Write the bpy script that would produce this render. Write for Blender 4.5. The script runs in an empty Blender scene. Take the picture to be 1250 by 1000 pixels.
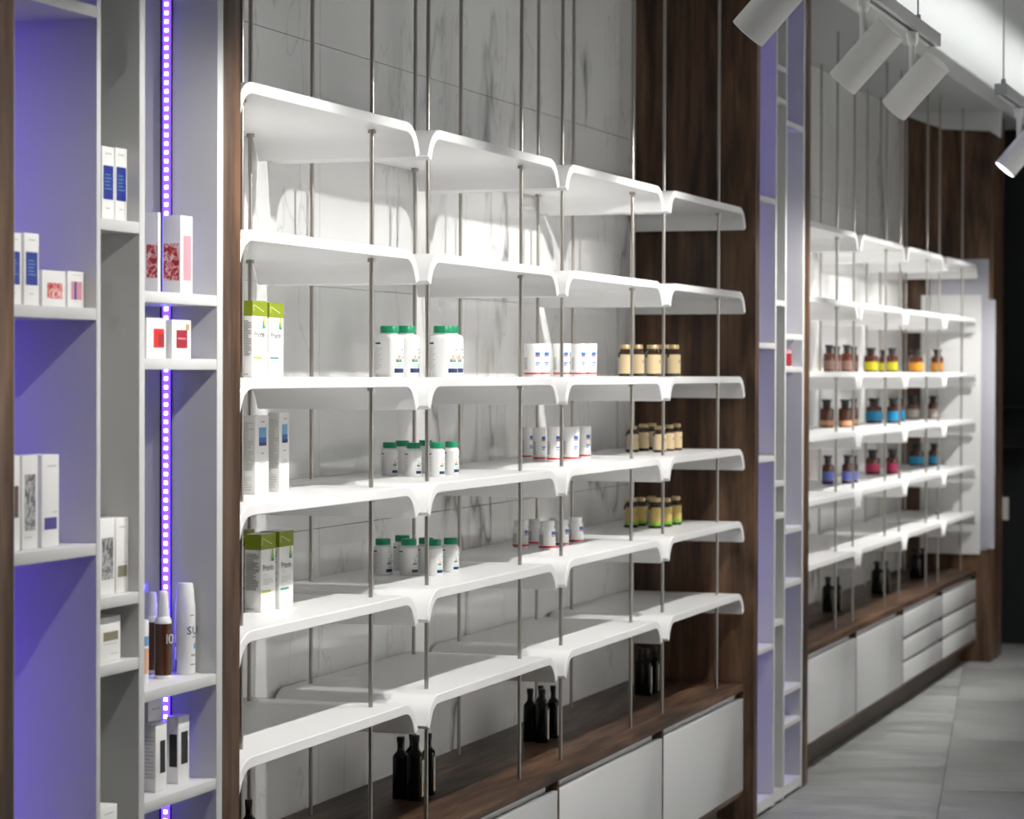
import bpy, math, random
from mathutils import Vector, Matrix
random.seed(7)
SC = bpy.context.scene
COL = SC.collection
# ------------------------------------------------------------------ camera (fitted to the photograph, 1250 x 1000)
ZC = 1.395                                   # eye height; the shop floor is z = 0
FPX, YAW, PITCH, ROLL = 3106.7, 0.33343, 0.01473, 0.00337
Fv = Vector((-math.sin(YAW)*math.cos(PITCH), math.cos(YAW)*math.cos(PITCH), -math.sin(PITCH)))
R0 = Vector((math.cos(YAW), math.sin(YAW), 0)); U0 = R0.cross(Fv)
Rv = math.cos(ROLL)*R0 + math.sin(ROLL)*U0; Uv = -math.sin(ROLL)*R0 + math.cos(ROLL)*U0
EYE = Vector((0, 0, ZC))
cd = bpy.data.cameras.new('camera'); cam = bpy.data.objects.new('camera', cd); COL.objects.link(cam)
cd.sensor_width = 36; cd.lens = FPX/1250*36; cd.clip_start = 0.05; cd.clip_end = 100
cam.matrix_world = Matrix(((Rv.x, Uv.x, -Fv.x, 0), (Rv.y, Uv.y, -Fv.y, 0), (Rv.z, Uv.z, -Fv.z, ZC), (0, 0, 0, 1)))
cd.dof.use_dof = True; cd.dof.focus_distance = 5.15; cd.dof.aperture_fstop = 7.0
SC.camera = cam
# ------------------------------------------------------------------ world, exposure
w = bpy.data.worlds.new('world'); SC.world = w; w.use_nodes = True
w.node_tree.nodes['Background'].inputs[0].default_value = (0.93, 0.97, 1.0, 1)
w.node_tree.nodes['Background'].inputs[1].default_value = 0.045
SC.view_settings.view_transform = 'Standard'; SC.view_settings.look = 'None'
SC.view_settings.gamma = 1; SC.view_settings.use_curve_mapping = False
SC.view_settings.exposure = 0.0
SPOT_W = 39.0                                # every track spotlight
LED_E, COVE_E = 11.0, 25.0                     # niche LED tape, ceiling cove tape

# ------------------------------------------------------------------ pixel -> place helpers
def ray(px, py): return Fv + Rv*((px-625)/FPX) + Uv*((500-py)/FPX)
def onX(px, py, X): d = ray(px, py); return EYE + d*(X/d.x)
def onY(px, py, Y): d = ray(px, py); return EYE + d*(Y/d.y)
def onZ(px, py, Z): d = ray(px, py); return EYE + d*((Z-ZC)/d.z)
def proj(P):
    q = P - EYE; z = q.dot(Fv); return 625+FPX*q.dot(Rv)/z, 500-FPX*q.dot(Uv)/z, z
def along(P, ax, px):                        # distance from P along ax to reach image column px
    t = 0.05
    for _ in range(25):
        a = proj(P+ax*t)[0]; b = proj(P+ax*(t+1e-3))[0]
        t += (px-a)/((b-a)/1e-3)
    return t

# ------------------------------------------------------------------ materials
MATS = {}
def mat(name, col, rough=0.5, metal=0.0, emit=None, es=1.0, coat=0.0, trans=0.0, ior=1.45, spec=0.5):
    if name in MATS: return MATS[name]
    m = bpy.data.materials.new(name); m.use_nodes = True; b = m.node_tree.nodes['Principled BSDF']
    b.inputs['Base Color'].default_value = (*col, 1); b.inputs['Roughness'].default_value = rough
    b.inputs['Metallic'].default_value = metal; b.inputs['Coat Weight'].default_value = coat
    b.inputs['Transmission Weight'].default_value = trans; b.inputs['IOR'].default_value = ior
    b.inputs['Specular IOR Level'].default_value = spec
    if emit: b.inputs['Emission Color'].default_value = (*emit, 1); b.inputs['Emission Strength'].default_value = es
    MATS[name] = m; return m
def nodes(m):
    nt = m.node_tree; return nt, nt.nodes, nt.links, nt.nodes['Principled BSDF']
def ramp(N, stops, interp='LINEAR'):
    r = N.new('ShaderNodeValToRGB'); cr = r.color_ramp; cr.interpolation = interp
    while len(cr.elements) > 1: cr.elements.remove(cr.elements[-1])
    for i, (p, c) in enumerate(stops):
        e = cr.elements[0] if i == 0 else cr.elements.new(p)
        e.position = p; e.color = (*c, 1) if len(c) == 3 else c
    return r
def coords(N, L, scale, rot=(0, 0, 0), rnd=False):
    t = N.new('ShaderNodeTexCoord'); mp = N.new('ShaderNodeMapping')
    mp.inputs['Scale'].default_value = scale; mp.inputs['Rotation'].default_value = rot
    L.new(t.outputs['Object'], mp.inputs['Vector'])
    return mp.outputs['Vector']
def noise(N, L, vec, scale, detail=4, rough=0.55, dist=0.0):
    n = N.new('ShaderNodeTexNoise'); n.inputs['Scale'].default_value = scale; n.inputs['Detail'].default_value = detail
    n.inputs['Roughness'].default_value = rough; n.inputs['Distortion'].default_value = dist
    L.new(vec, n.inputs['Vector']); return n
def math_(N, L, op, a, b=None):
    n = N.new('ShaderNodeMath'); n.operation = op
    for i, v in enumerate((a, b)):
        if v is None: continue
        if isinstance(v, (int, float)): n.inputs[i].default_value = v
        else: L.new(v, n.inputs[i])
    return n.outputs[0]
def mix(N, L, f, a, b, kind='MIX'):
    n = N.new('ShaderNodeMix'); n.data_type = 'RGBA'; n.blend_type = kind
    if isinstance(f, (int, float)): n.inputs[0].default_value = f
    else: L.new(f, n.inputs[0])
    for i, v in ((6, a), (7, b)):
        if isinstance(v, tuple): n.inputs[i].default_value = (*v, 1)
        else: L.new(v, n.inputs[i])
    return n.outputs[2]
def walnut(name, stretch, k=1.0):
    m = mat(name, (0.1, 0.05, 0.03), 0.42); nt, N, L, B = nodes(m)
    v = coords(N, L, stretch)
    n1 = noise(N, L, v, 1.0, 3, 0.5, 0.9); n2 = noise(N, L, v, 7.0, 5, 0.62, 0.3); n3 = noise(N, L, v, 0.28, 2, 0.5, 1.4)
    s = math_(N, L, 'ADD', math_(N, L, 'MULTIPLY', n1.outputs[0], 0.62), math_(N, L, 'MULTIPLY', n2.outputs[0], 0.38))
    wv = math_(N, L, 'SINE', math_(N, L, 'MULTIPLY', n3.outputs[0], 46.0))
    s = math_(N, L, 'ADD', s, math_(N, L, 'MULTIPLY', wv, 0.045))
    r = ramp(N, [(p, tuple(c*k for c in cc)) for p, cc in [(0.34, (0.024, 0.0115, 0.0062)), (0.46, (0.078, 0.041, 0.0225)), (0.56, (0.150, 0.082, 0.046)), (0.72, (0.29, 0.165, 0.097))]])
    L.new(s, r.inputs[0]); L.new(r.outputs[0], B.inputs['Base Color'])
    rr = ramp(N, [(0.3, (0.5,)*3), (0.7, (0.34,)*3)]); L.new(s, rr.inputs[0]); L.new(rr.outputs[0], B.inputs['Roughness'])
    bp = N.new('ShaderNodeBump'); bp.inputs['Strength'].default_value = 0.12; bp.inputs['Distance'].default_value = 0.002
    L.new(n2.outputs[0], bp.inputs['Height']); L.new(bp.outputs[0], B.inputs['Normal'])
    return m
WOOD_V = walnut('walnut_upright_grain', (9, 9, 0.9), 0.85); WOOD_H = walnut('walnut_lengthwise_grain', (9, 0.9, 9), 0.72)
def marble():
    m = mat('polished_marble', (0.6, 0.6, 0.6), 0.09); nt, N, L, B = nodes(m)
    v = coords(N, L, (1, 1.5, 0.62), (0.60, 0, 0))
    warp = noise(N, L, v, 1.3, 4, 0.6)
    vv = N.new('ShaderNodeVectorMath'); vv.operation = 'MULTIPLY_ADD'
    L.new(warp.outputs['Color'], vv.inputs[0]); vv.inputs[1].default_value = (0.42, 0.42, 0.42); L.new(v, vv.inputs[2])
    def vein(scale, width, soft):
        n = noise(N, L, vv.outputs[0], scale, 5, 0.55)
        a = math_(N, L, 'ABSOLUTE', math_(N, L, 'SUBTRACT', n.outputs[0], 0.5))
        r = ramp(N, [(0.0, (1, 1, 1)), (width, (0.45,)*3), (soft, (0, 0, 0))]); L.new(a, r.inputs[0]); return r.outputs[0]
    mod = noise(N, L, v, 2.1, 3, 0.5); mr = ramp(N, [(0.42, (0, 0, 0)), (0.62, (1, 1, 1))]); L.new(mod.outputs[0], mr.inputs[0])
    k1 = math_(N, L, 'MULTIPLY', vein(0.62, 0.005, 0.017), mr.outputs[0])
    k2 = math_(N, L, 'MULTIPLY', vein(1.7, 0.003, 0.009), 0.3)
    cl = noise(N, L, v, 0.9, 3, 0.5); cr = ramp(N, [(0.3, (0.74, 0.745, 0.74)), (0.7, (0.87, 0.87, 0.86))]); L.new(cl.outputs[0], cr.inputs[0])
    c = mix(N, L, math_(N, L, 'MULTIPLY', k1, 0.95), cr.outputs[0], (0.16, 0.16, 0.155))
    c = mix(N, L, k2, c, (0.30, 0.30, 0.29)); L.new(c, B.inputs['Base Color'])
    return m
MARBLE = marble()
def floor_mat():
    m = mat('grey_stone_tile', (0.3, 0.3, 0.3), 0.35); nt, N, L, B = nodes(m)
    v = coords(N, L, (0.9, 3.2, 1), (0, 0, 0.14))
    n1 = noise(N, L, v, 1.6, 6, 0.62, 0.6); n2 = noise(N, L, v, 6.0, 5, 0.6)
    s = math_(N, L, 'ADD', math_(N, L, 'MULTIPLY', n1.outputs[0], 0.7), math_(N, L, 'MULTIPLY', n2.outputs[0], 0.3))
    r = ramp(N, [(0.32, (0.20, 0.205, 0.20)), (0.5, (0.33, 0.34, 0.335)), (0.68, (0.46, 0.47, 0.46))])
    L.new(s, r.inputs[0]); L.new(r.outputs[0], B.inputs['Base Color'])
    rr = ramp(N, [(0.3, (0.28,)*3), (0.7, (0.46,)*3)]); L.new(n1.outputs[0], rr.inputs[0]); L.new(rr.outputs[0], B.inputs['Roughness'])
    return m
TILE = floor_mat()
def splash(name, c1, c2, bg, scale):
    m = mat(name, bg, 0.35); nt, N, L, B = nodes(m)
    v = coords(N, L, (1, 1, 1)); n = noise(N, L, v, scale, 3, 0.6, 1.2)
    r = ramp(N, [(0.40, c1), (0.50, c2), (0.56, bg), (0.62, c2)]); L.new(n.outputs[0], r.inputs[0]); L.new(r.outputs[0], B.inputs['Base Color'])
    return m
RED_SPLASH = splash('red_petal_print', (0.36, 0.01, 0.015), (0.62, 0.07, 0.05), (0.85, 0.80, 0.79), 75)
FEATHER = splash('grey_feather_print', (0.09, 0.09, 0.095), (0.30, 0.30, 0.30), (0.52, 0.52, 0.52), 60)
WHITE = mat('white_lacquer', (0.83, 0.83, 0.82), 0.28); TRAYW = mat('white_powder_coat', (0.86, 0.86, 0.855), 0.32)
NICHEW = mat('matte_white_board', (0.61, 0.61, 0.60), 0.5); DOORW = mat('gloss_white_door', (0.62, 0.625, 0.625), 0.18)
PLASTER = mat('white_plaster', (0.66, 0.68, 0.68), 0.7); CEILW = mat('ceiling_paint', (0.60, 0.61, 0.61), 0.8)
STEEL = mat('brushed_steel', (0.38, 0.355, 0.325), 0.30, 1.0); DARKGAP = mat('dark_recess', (0.008, 0.007, 0.006), 0.7)
PLINTH = mat('dark_plinth', (0.062, 0.046, 0.036), 0.5); DARKROOM = mat('dark_room_black', (0.006, 0.008, 0.008), 0.5)
LAMPW = mat('lamp_white', (0.82, 0.82, 0.80), 0.42); RAILG = mat('rail_grey', (0.42, 0.43, 0.43), 0.4)
LAMPFACE = mat('lamp_lens', (1, 1, 1), 0.3, emit=(0.85, 0.93, 1.0), es=14)
LEDTAPE = mat('led_tape', (0.1, 0.1, 0.6), 0.4, emit=(0.035, 0.011, 1.0), es=LED_E)
LEDTAPE2 = mat('led_tape_lilac', (0.1, 0.1, 0.6), 0.4, emit=(0.11, 0.03, 1.0), es=LED_E*2.8)
LEDDOT = mat('led_diode', (1, 1, 1), 0.3, emit=(0.62, 0.55, 1.0), es=10)
COVE = mat('cove_tape', (1, 1, 1), 0.4, emit=(1.0, 1.0, 0.97), es=COVE_E)
CARD = mat('white_carton', (0.82, 0.81, 0.79), 0.42); HDPE = mat('white_plastic', (0.85, 0.85, 0.845), 0.3)
INK = mat('dark_ink', (0.045, 0.045, 0.05), 0.5); INKG = mat('grey_ink', (0.34, 0.33, 0.33), 0.5); INKL = mat('pale_grey_ink', (0.58, 0.57, 0.56), 0.5)
NAVY = mat('navy_print', (0.015, 0.03, 0.12), 0.4); BLUEP = mat('cobalt_print', (0.008, 0.025, 0.26), 0.35); SKYP = mat('sky_print', (0.16, 0.36, 0.60), 0.4)
MIDB = mat('mid_blue_print', (0.02, 0.13, 0.42), 0.4); INDIGO = mat('indigo_print', (0.05, 0.04, 0.26), 0.4)
PINK = mat('pink_print', (0.62, 0.28, 0.33), 0.45); REDP = mat('red_print', (0.62, 0.02, 0.02), 0.4); DKRED = mat('dark_red_print', (0.33, 0.01, 0.025), 0.4)
TEAL = mat('teal_print', (0.03, 0.30, 0.24), 0.4); LIME = mat('lime_print', (0.42, 0.55, 0.02), 0.4); PALEG = mat('pale_green_print', (0.34, 0.62, 0.46), 0.4)
OLIVE = mat('olive_green_print', (0.21, 0.27, 0.008), 0.38); PALELIME = mat('pale_lime_print', (0.55, 0.60, 0.22), 0.4)
KHAKI = mat('khaki_print', (0.22, 0.20, 0.13), 0.45); BLACKP = mat('black_print', (0.012, 0.012, 0.012), 0.35); ORANGEP = mat('orange_print', (0.75, 0.36, 0.06), 0.4)
GREENCAP = mat('green_cap', (0.004, 0.27, 0.12), 0.35); GOLD = mat('gold_cap', (0.55, 0.40, 0.20), 0.38, 0.35)
AMBER = mat('dark_amber_glass', (0.035, 0.018, 0.012), 0.08, coat=0.4); AMBER2 = mat('red_amber_glass', (0.085, 0.022, 0.008), 0.08, coat=0.5)
CREAM = mat('cream_label', (0.72, 0.56, 0.33), 0.45); YELL = mat('yellow_kraft_label', (0.60, 0.44, 0.13), 0.45); LEAF = mat('leaf_green_print', (0.16, 0.50, 0.02), 0.4)
BLACKGLASS = mat('black_glass', (0.006, 0.006, 0.006), 0.12); BLACKCAP = mat('black_cap', (0.012, 0.014, 0.015), 0.4)
PALELAB = mat('off_white_label', (0.66, 0.64, 0.58), 0.5); BROWNP = mat('brown_bottle', (0.075, 0.027, 0.011), 0.25)
PEACHP = mat('peach_print', (0.72, 0.42, 0.26), 0.45)

# ------------------------------------------------------------------ mesh helpers
class MB:
    def __init__(s): s.v = []; s.f = []; s.smooth = False
    def add(s, vs, fs):
        o = len(s.v); s.v += [tuple(v) for v in vs]; s.f += [tuple(i+o for i in f) for f in fs]; return s
    def box(s, x0, x1, y0, y1, z0, z1):
        return s.add([(x0, y0, z0), (x1, y0, z0), (x1, y1, z0), (x0, y1, z0), (x0, y0, z1), (x1, y0, z1), (x1, y1, z1), (x0, y1, z1)],
                     [(0, 3, 2, 1), (4, 5, 6, 7), (0, 1, 5, 4), (1, 2, 6, 5), (2, 3, 7, 6), (3, 0, 4, 7)])
    def lathe(s, prof, seg=24, sx=1.0, sy=1.0, square=0.0):
        vs = []; fs = []; n = len(prof); s.smooth = True
        for r, z in prof:
            for k in range(seg):
                a = 2*math.pi*k/seg; c, d = math.cos(a), math.sin(a); q = 1.0
                if square: q = 1/((abs(c)**square+abs(d)**square)**(1/square))
                vs.append((r*c*q*sx, r*d*q*sy, z))
        for i in range(n-1):
            for k in range(seg):
                k2 = (k+1) % seg; fs.append((i*seg+k, i*seg+k2, (i+1)*seg+k2, (i+1)*seg+k))
        fs.append(tuple(range(seg-1, -1, -1))); fs.append(tuple((n-1)*seg+k for k in range(seg)))
        return s.add(vs, fs)
    def arc(s, r, z0, z1, a0, a1, seg=0):             # curved label patch on a cylinder, angles in degrees
        vs = []; fs = []; s.smooth = True; seg = max(seg, 2, math.ceil(abs(a1-a0)/4.5))
        for k in range(seg+1):
            a = math.radians(a0+(a1-a0)*k/seg); vs += [(r*math.cos(a), r*math.sin(a), z0), (r*math.cos(a), r*math.sin(a), z1)]
        for k in range(seg): fs.append((2*k, 2*k+2, 2*k+3, 2*k+1))
        return s.add(vs, fs)
    def tube(s, p, q, r, seg=12):
        p, q = Vector(p), Vector(q); d = (q-p).normalized(); a = d.orthogonal().normalized(); b = d.cross(a); vs = []; s.smooth = True
        for c in (p, q):
            for k in range(seg):
                t = 2*math.pi*k/seg; vs.append(c+a*r*math.cos(t)+b*r*math.sin(t))
        fs = [(k, (k+1) % seg, seg+(k+1) % seg, seg+k) for k in range(seg)] + [tuple(range(seg-1, -1, -1)), tuple(range(seg, 2*seg))]
        return s.add(vs, fs)
    def prism(s, poly, axis, a0, a1):                  # polygon extruded along an axis
        def P(u, v, a): return {'x': (a, u, v), 'y': (u, a, v), 'z': (u, v, a)}[axis]
        n = len(poly); vs = [P(u, v, a0) for u, v in poly]+[P(u, v, a1) for u, v in poly]
        fs = [(k, (k+1) % n, n+(k+1) % n, n+k) for k in range(n)] + [tuple(range(n-1, -1, -1)), tuple(range(n, 2*n))]
        return s.add(vs, fs)
    def mesh(s, m, name='part', bevel=0, segs=2):
        me = bpy.data.meshes.new(name); me.from_pydata(s.v, [], s.f); me.update()
        import bmesh
        bm = bmesh.new(); bm.from_mesh(me); bmesh.ops.recalc_face_normals(bm, faces=bm.faces)
        if bevel: bmesh.ops.bevel(bm, geom=[e for e in bm.edges if len(e.link_faces) == 2 and e.calc_face_angle(0) > 0.6], offset=bevel, segments=segs, affect='EDGES', profile=0.5, clamp_overlap=True)
        bm.to_mesh(me); bm.free()
        me.materials.append(m)
        if s.smooth or bevel:
            for p in me.polygons: p.use_smooth = True
            me.set_sharp_from_angle(angle=math.radians(38))
        return me
def link(name, me, parent=None, loc=(0, 0, 0), rz=0.0):
    o = bpy.data.objects.new(name, me)
    if me is not None and me.get('many'): o['kind'] = 'stuff'
    COL.objects.link(o); o.location = loc; o.rotation_euler = (0, 0, rz); o.parent = parent; return o
def tag(o, label, cat, group=None):
    o['label'] = label; o['category'] = cat
    if group: o['group'] = group
    return o
def thing(name, label, cat, loc=(0, 0, 0), rz=0.0, group=None): return tag(link(name, None, None, loc, rz), label, cat, group)
def struct(name, me, label=None):
    o = link(name, me); o['kind'] = 'structure'
    if label: o['label'] = label
    return o
CACHE = {}
def cached(key, fn):
    if key not in CACHE: CACHE[key] = fn()
    return CACHE[key]
def bm(x0, x1, y0, y1, z0, z1, m, bevel=0): return MB().box(x0, x1, y0, y1, z0, z1).mesh(m, bevel=bevel)
TXT = {}
def text_mesh(s, m, bold=0.0):
    k = (s, m.name, bold)
    if k in TXT: return TXT[k]
    c = bpy.data.curves.new('lettering', 'FONT'); c.body = s; c.size = 1; c.offset = bold; c.resolution_u = 2
    o = bpy.data.objects.new('lettering', c); COL.objects.link(o)
    dg = bpy.context.evaluated_depsgraph_get(); me = bpy.data.meshes.new_from_object(o.evaluated_get(dg))
    bpy.data.objects.remove(o); me.materials.clear(); me.materials.append(m); TXT[k] = me; return me
ORD = ['first', 'second', 'third', 'fourth', 'fifth', 'sixth', 'seventh', 'eighth']

# ------------------------------------------------------------------ the setting
WX, FX = -2.262, -1.87                       # marble plane, front of panels and niche units
SOF = ZC+1.262                               # underside of the lowered ceiling
fl = struct('floor', bm(-2.6, 3.5, -3, 13.26, -0.04, -0.003, mat('floor_grout', (0.16, 0.16, 0.16), 0.8)), 'grey stone tiled shop floor')
ang = 0.139; A = Vector((math.sin(-ang), math.cos(ang), 0)); Bx = Vector((math.cos(ang), math.sin(ang), 0)); O = Vector((-1.512, 9.174, 0))
tile_me = cached('tile', lambda: bm(0.0015, 1.1985, 0.0015, 1.1985, -0.0025, 0, TILE, 0.001))
for i in range(-3, 4):
    for j in range(-8, 5):
        off = 0.0 if i % 2 else 0.55
        p = O + Bx*(i*1.2) + A*(j*1.2+off)
        c = p + Bx*0.6 + A*0.6
        if -2.9 < c.x < 3.0 and -1.0 < c.y < 12.8: link('floor_tile', tile_me, fl, p, ang)
wl = struct('wall_left', bm(WX-0.08, WX-0.012, -1.0, 13.0, 0, SOF+0.4, PLASTER), 'shop wall carrying polished marble slabs')
JZ = [0.42, 1.045, 1.584, 2.122, SOF]
BAYS = [dict(j0=3.983, pit=0.929, dz=0.0, n='near'), dict(j0=8.486, pit=0.963, dz=0.016, n='far')]
for b in BAYS:
    y0 = b['j0']-0.02; y1 = b['j0']+4*b['pit']+0.03; n = 3; L_ = (y1-y0)/n
    for k in range(n):
        for q in range(4):
            link('marble_slab', bm(WX-0.014, WX, y0+k*L_+0.0007, y0+(k+1)*L_-0.0007, JZ[q]+0.0007, JZ[q+1]-0.0007, MARBLE), wl)
struct('ceiling', bm(-2.4, 3.5, -3, 18, ZC+1.57, ZC+1.62, CEILW), 'upper ceiling washed by hidden cove light')
EDGE = -1.785
so = struct('ceiling_soffit', MB().prism([(WX-0.08, SOF), (EDGE, SOF), (EDGE, SOF+0.075), (EDGE-0.012, SOF+0.075), (EDGE-0.012, SOF+0.02), (WX-0.08, SOF+0.02)], 'y', -1.0, 17.9).mesh(CEILW), 'lowered white ceiling strip above the shelving')
cv = link('cove_light_tape', bm(EDGE-0.05, EDGE-0.03, 0.0, 17.5, SOF+0.021, SOF+0.028, COVE), so)
bk = struct('ceiling_bulkhead', MB().prism([(WX, SOF-0.001), (-2.244, ZC+1.25), (-2.068, ZC+1.182), (-1.845, ZC+1.166), (-1.79, ZC+1.13), (-1.79, SOF-0.001)], 'y', 12.30, 12.352).mesh(CEILW), 'angled ceiling drop at the far end')
struct('wall_back', bm(-2.6, 3.5, 13.262, 13.4, 0, ZC+1.255, DARKROOM), 'black sheet standing in for the dark room at the far end')  # darkness of the unlit room beyond, put into a black surface
struct('wall_right', bm(2.30, 2.38, -3, 13.3, 0, ZC+1.57, mat('opposite_wall_paint', (0.80, 0.80, 0.79), 0.6)), 'unseen white wall added opposite to bounce fill light')  # out of view; put in to throw soft light across the aisle
struct('wall_end', bm(-2.6, 3.5, 17.92, 18.0, 0, ZC+1.57, PLASTER), 'far wall beyond the black sheet')
# walnut partition panels
def panel(y0, y1, label, top=SOF-0.002, fx=FX):
    return tag(link('partition_panel', bm(WX-0.01, fx, y0, y1, 0.001, top, WOOD_V, 0.0015)), label, 'panel', 'walnut partition panels')
panel(3.14, 3.216, 'walnut partition panel at the left edge of the picture')
panel(3.905, 3.975, 'walnut partition panel between the near purple niches and the near tray shelving')
panel(7.702, 7.752, 'walnut partition panel closing the far end of the near tray shelving')
panel(8.392, 8.476, 'narrow walnut partition panel between the far niches and the far shelving')
pe = panel(12.352, 12.72, 'walnut end panel behind the white boards of the far shelving', fx=-1.83)

# ------------------------------------------------------------------ white niche units with violet LED tape
SH = [[2.0, 0.555, 0.095, -0.264, -0.867], [0.99, 0.886, 0.234, -0.349, -0.453, -0.799], [0.822, 0.127, 0.02, -0.510, -0.687, -1.037, -1.148]]
def niche(Y, label, dots):
    # Y: five panel positions (start, end)
    u = thing('niche_unit', label, 'shelving', (0, 0, 0), 0, 'white niche units')
    T = SOF-0.004
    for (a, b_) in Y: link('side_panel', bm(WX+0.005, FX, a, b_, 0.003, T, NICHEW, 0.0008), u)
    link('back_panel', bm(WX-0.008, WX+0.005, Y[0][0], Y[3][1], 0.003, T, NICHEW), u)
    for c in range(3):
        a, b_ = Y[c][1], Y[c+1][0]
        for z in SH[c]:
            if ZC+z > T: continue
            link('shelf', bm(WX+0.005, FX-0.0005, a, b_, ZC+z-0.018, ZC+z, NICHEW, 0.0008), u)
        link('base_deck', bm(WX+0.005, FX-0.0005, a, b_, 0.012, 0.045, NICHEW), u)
    # LED tape: on the left board of the first column and on the right board of the third
    sl = link('led_strip', bm(WX+0.05, WX+0.062, Y[0][1], Y[0][1]+0.002, 0.06, T-0.02, LEDTAPE2), u)
    a = Y[3][0]; xs = onX(204.5, 500, 0)if False else None
    X0 = FX-0.0925
    ch = link('led_channel', bm(X0-0.0125, X0+0.0085, a-0.004, a, 0.06, T-0.02, BLACKP), u)
    st = link('led_strip', bm(X0-0.0075, X0+0.0075, a-0.0055, a-0.0042, 0.06, T-0.02, LEDTAPE), u)
    if dots:
        dm = cached('diode', lambda: bm(-0.003, 0.003, -0.0012, 0, -0.003, 0.003, LEDDOT))
        z = 0.5
        while z < T-0.04: link('led_diode', dm, st, (X0, a-0.0057, z)); z += 0.0147
    return u
NY = [(3.2162, 3.2175), (3.462, 3.475), (3.602, 3.621), (3.883, 3.905)]
FY = [(7.7522, 7.7535), (7.966, 7.985), (8.105, 8.127), (8.368, 8.392)]
niche(NY, 'near white niche unit with violet LED strip at the left', True)
niche(FY, 'far white niche unit beyond the walnut panel, glowing lilac', False)

# ------------------------------------------------------------------ tray shelving
ROWZ = [0.5075, 0.2487, -0.0116, -0.234, -0.4564, -0.6788]
ROWN = ['top', 'second', 'third', 'fourth', 'fifth', 'lowest']
TF, TB, PF, PB = -1.895, -2.252, -1.95, -2.219
COUNT = 0.430                                 # worktop height
def tray_mesh(length):
    h = length/2; r = 0.07; t = 0.020; pts = []
    ang1 = math.radians(66); st = 0.020
    arcw = r*math.sin(ang1)+st*math.cos(ang1)
    top = []; bot = []
    def arc_side(sgn):
        o = []
        for k in range(9):
            a = ang1*k/8
            o.append((h-arcw+r*math.sin(a), -r*(1-math.cos(a)), a))
        y, z, a = o[-1]; o.append((y+st*math.cos(a), z-st*math.sin(a), a)); return o
    S = arc_side(1)
    for y, z, a in S:
        top.append((y, z)); bot.append((y-t*math.sin(a), z-t*math.cos(a)))
    full_top = [(-y, z) for y, z in reversed(top)]+top; full_bot = [(-y, z) for y, z in reversed(bot)]+bot
    n = len(full_top); vs = []; fs = []
    for x in (TB, TF):
        vs += [(x, y, z) for y, z in full_top]+[(x, y, z) for y, z in full_bot]
    m2 = 2*n
    for k in range(n-1):
        fs += [(k, k+1, m2+k+1, m2+k), (n+k, m2+n+k, m2+n+k+1, n+k+1), (m2+k, m2+k+1, m2+n+k+1, m2+n+k), (k, n+k, n+k+1, k+1)]
    fs += [(0, m2, m2+n, n), (n-1, 2*n-1, m2+2*n-1, m2+n-1)]
    mb = MB(); mb.add(vs, fs); mb.smooth = True
    return mb.mesh(TRAYW, 'shelf_tray', bevel=0.0014, segs=1)
for b in BAYS:
    bn = b['n']; j0, pit, dz = b['j0'], b['pit'], b['dz']
    tm = tray_mesh(pit-0.048)
    rodm = cached('rod'+bn, lambda: MB().tube((0, 0, 0), (0, 0, SOF-COUNT-dz), 0.0046, 14).mesh(STEEL))
    colm = cached('collar', lambda: MB().lathe([(0.0085, -0.007), (0.0085, 0)], 16).mesh(STEEL))
    for c in range(4):
        yc = j0+(c+0.5)*pit
        for r in range(6):
            tag(link('shelf_tray', tm, None, (0, yc, ZC+dz+ROWZ[r])),
                f'white curved tray in the {ROWN[r]} row, {ORD[c]} from left in {bn} shelving', 'shelf', f'{bn} curved shelf trays')
        for side, yy in (('left', j0+c*pit+0.165), ('right', j0+(c+1)*pit-0.150)):
            for dep, xx in (('front', PF), ('back', PB)):
                t = thing('support_rod', f'{dep} {side} thin steel rod through the {ORD[c]} {bn} tray column', 'rod', (xx, yy, COUNT+dz), 0, f'{bn} shelving support rods')
                link('rod', rodm, t)
                for r in range(6): link('collar', colm, t, (0, 0, ZC+ROWZ[r]-0.0206-COUNT - (0.012 if side == 'left' and False else 0)))

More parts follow.
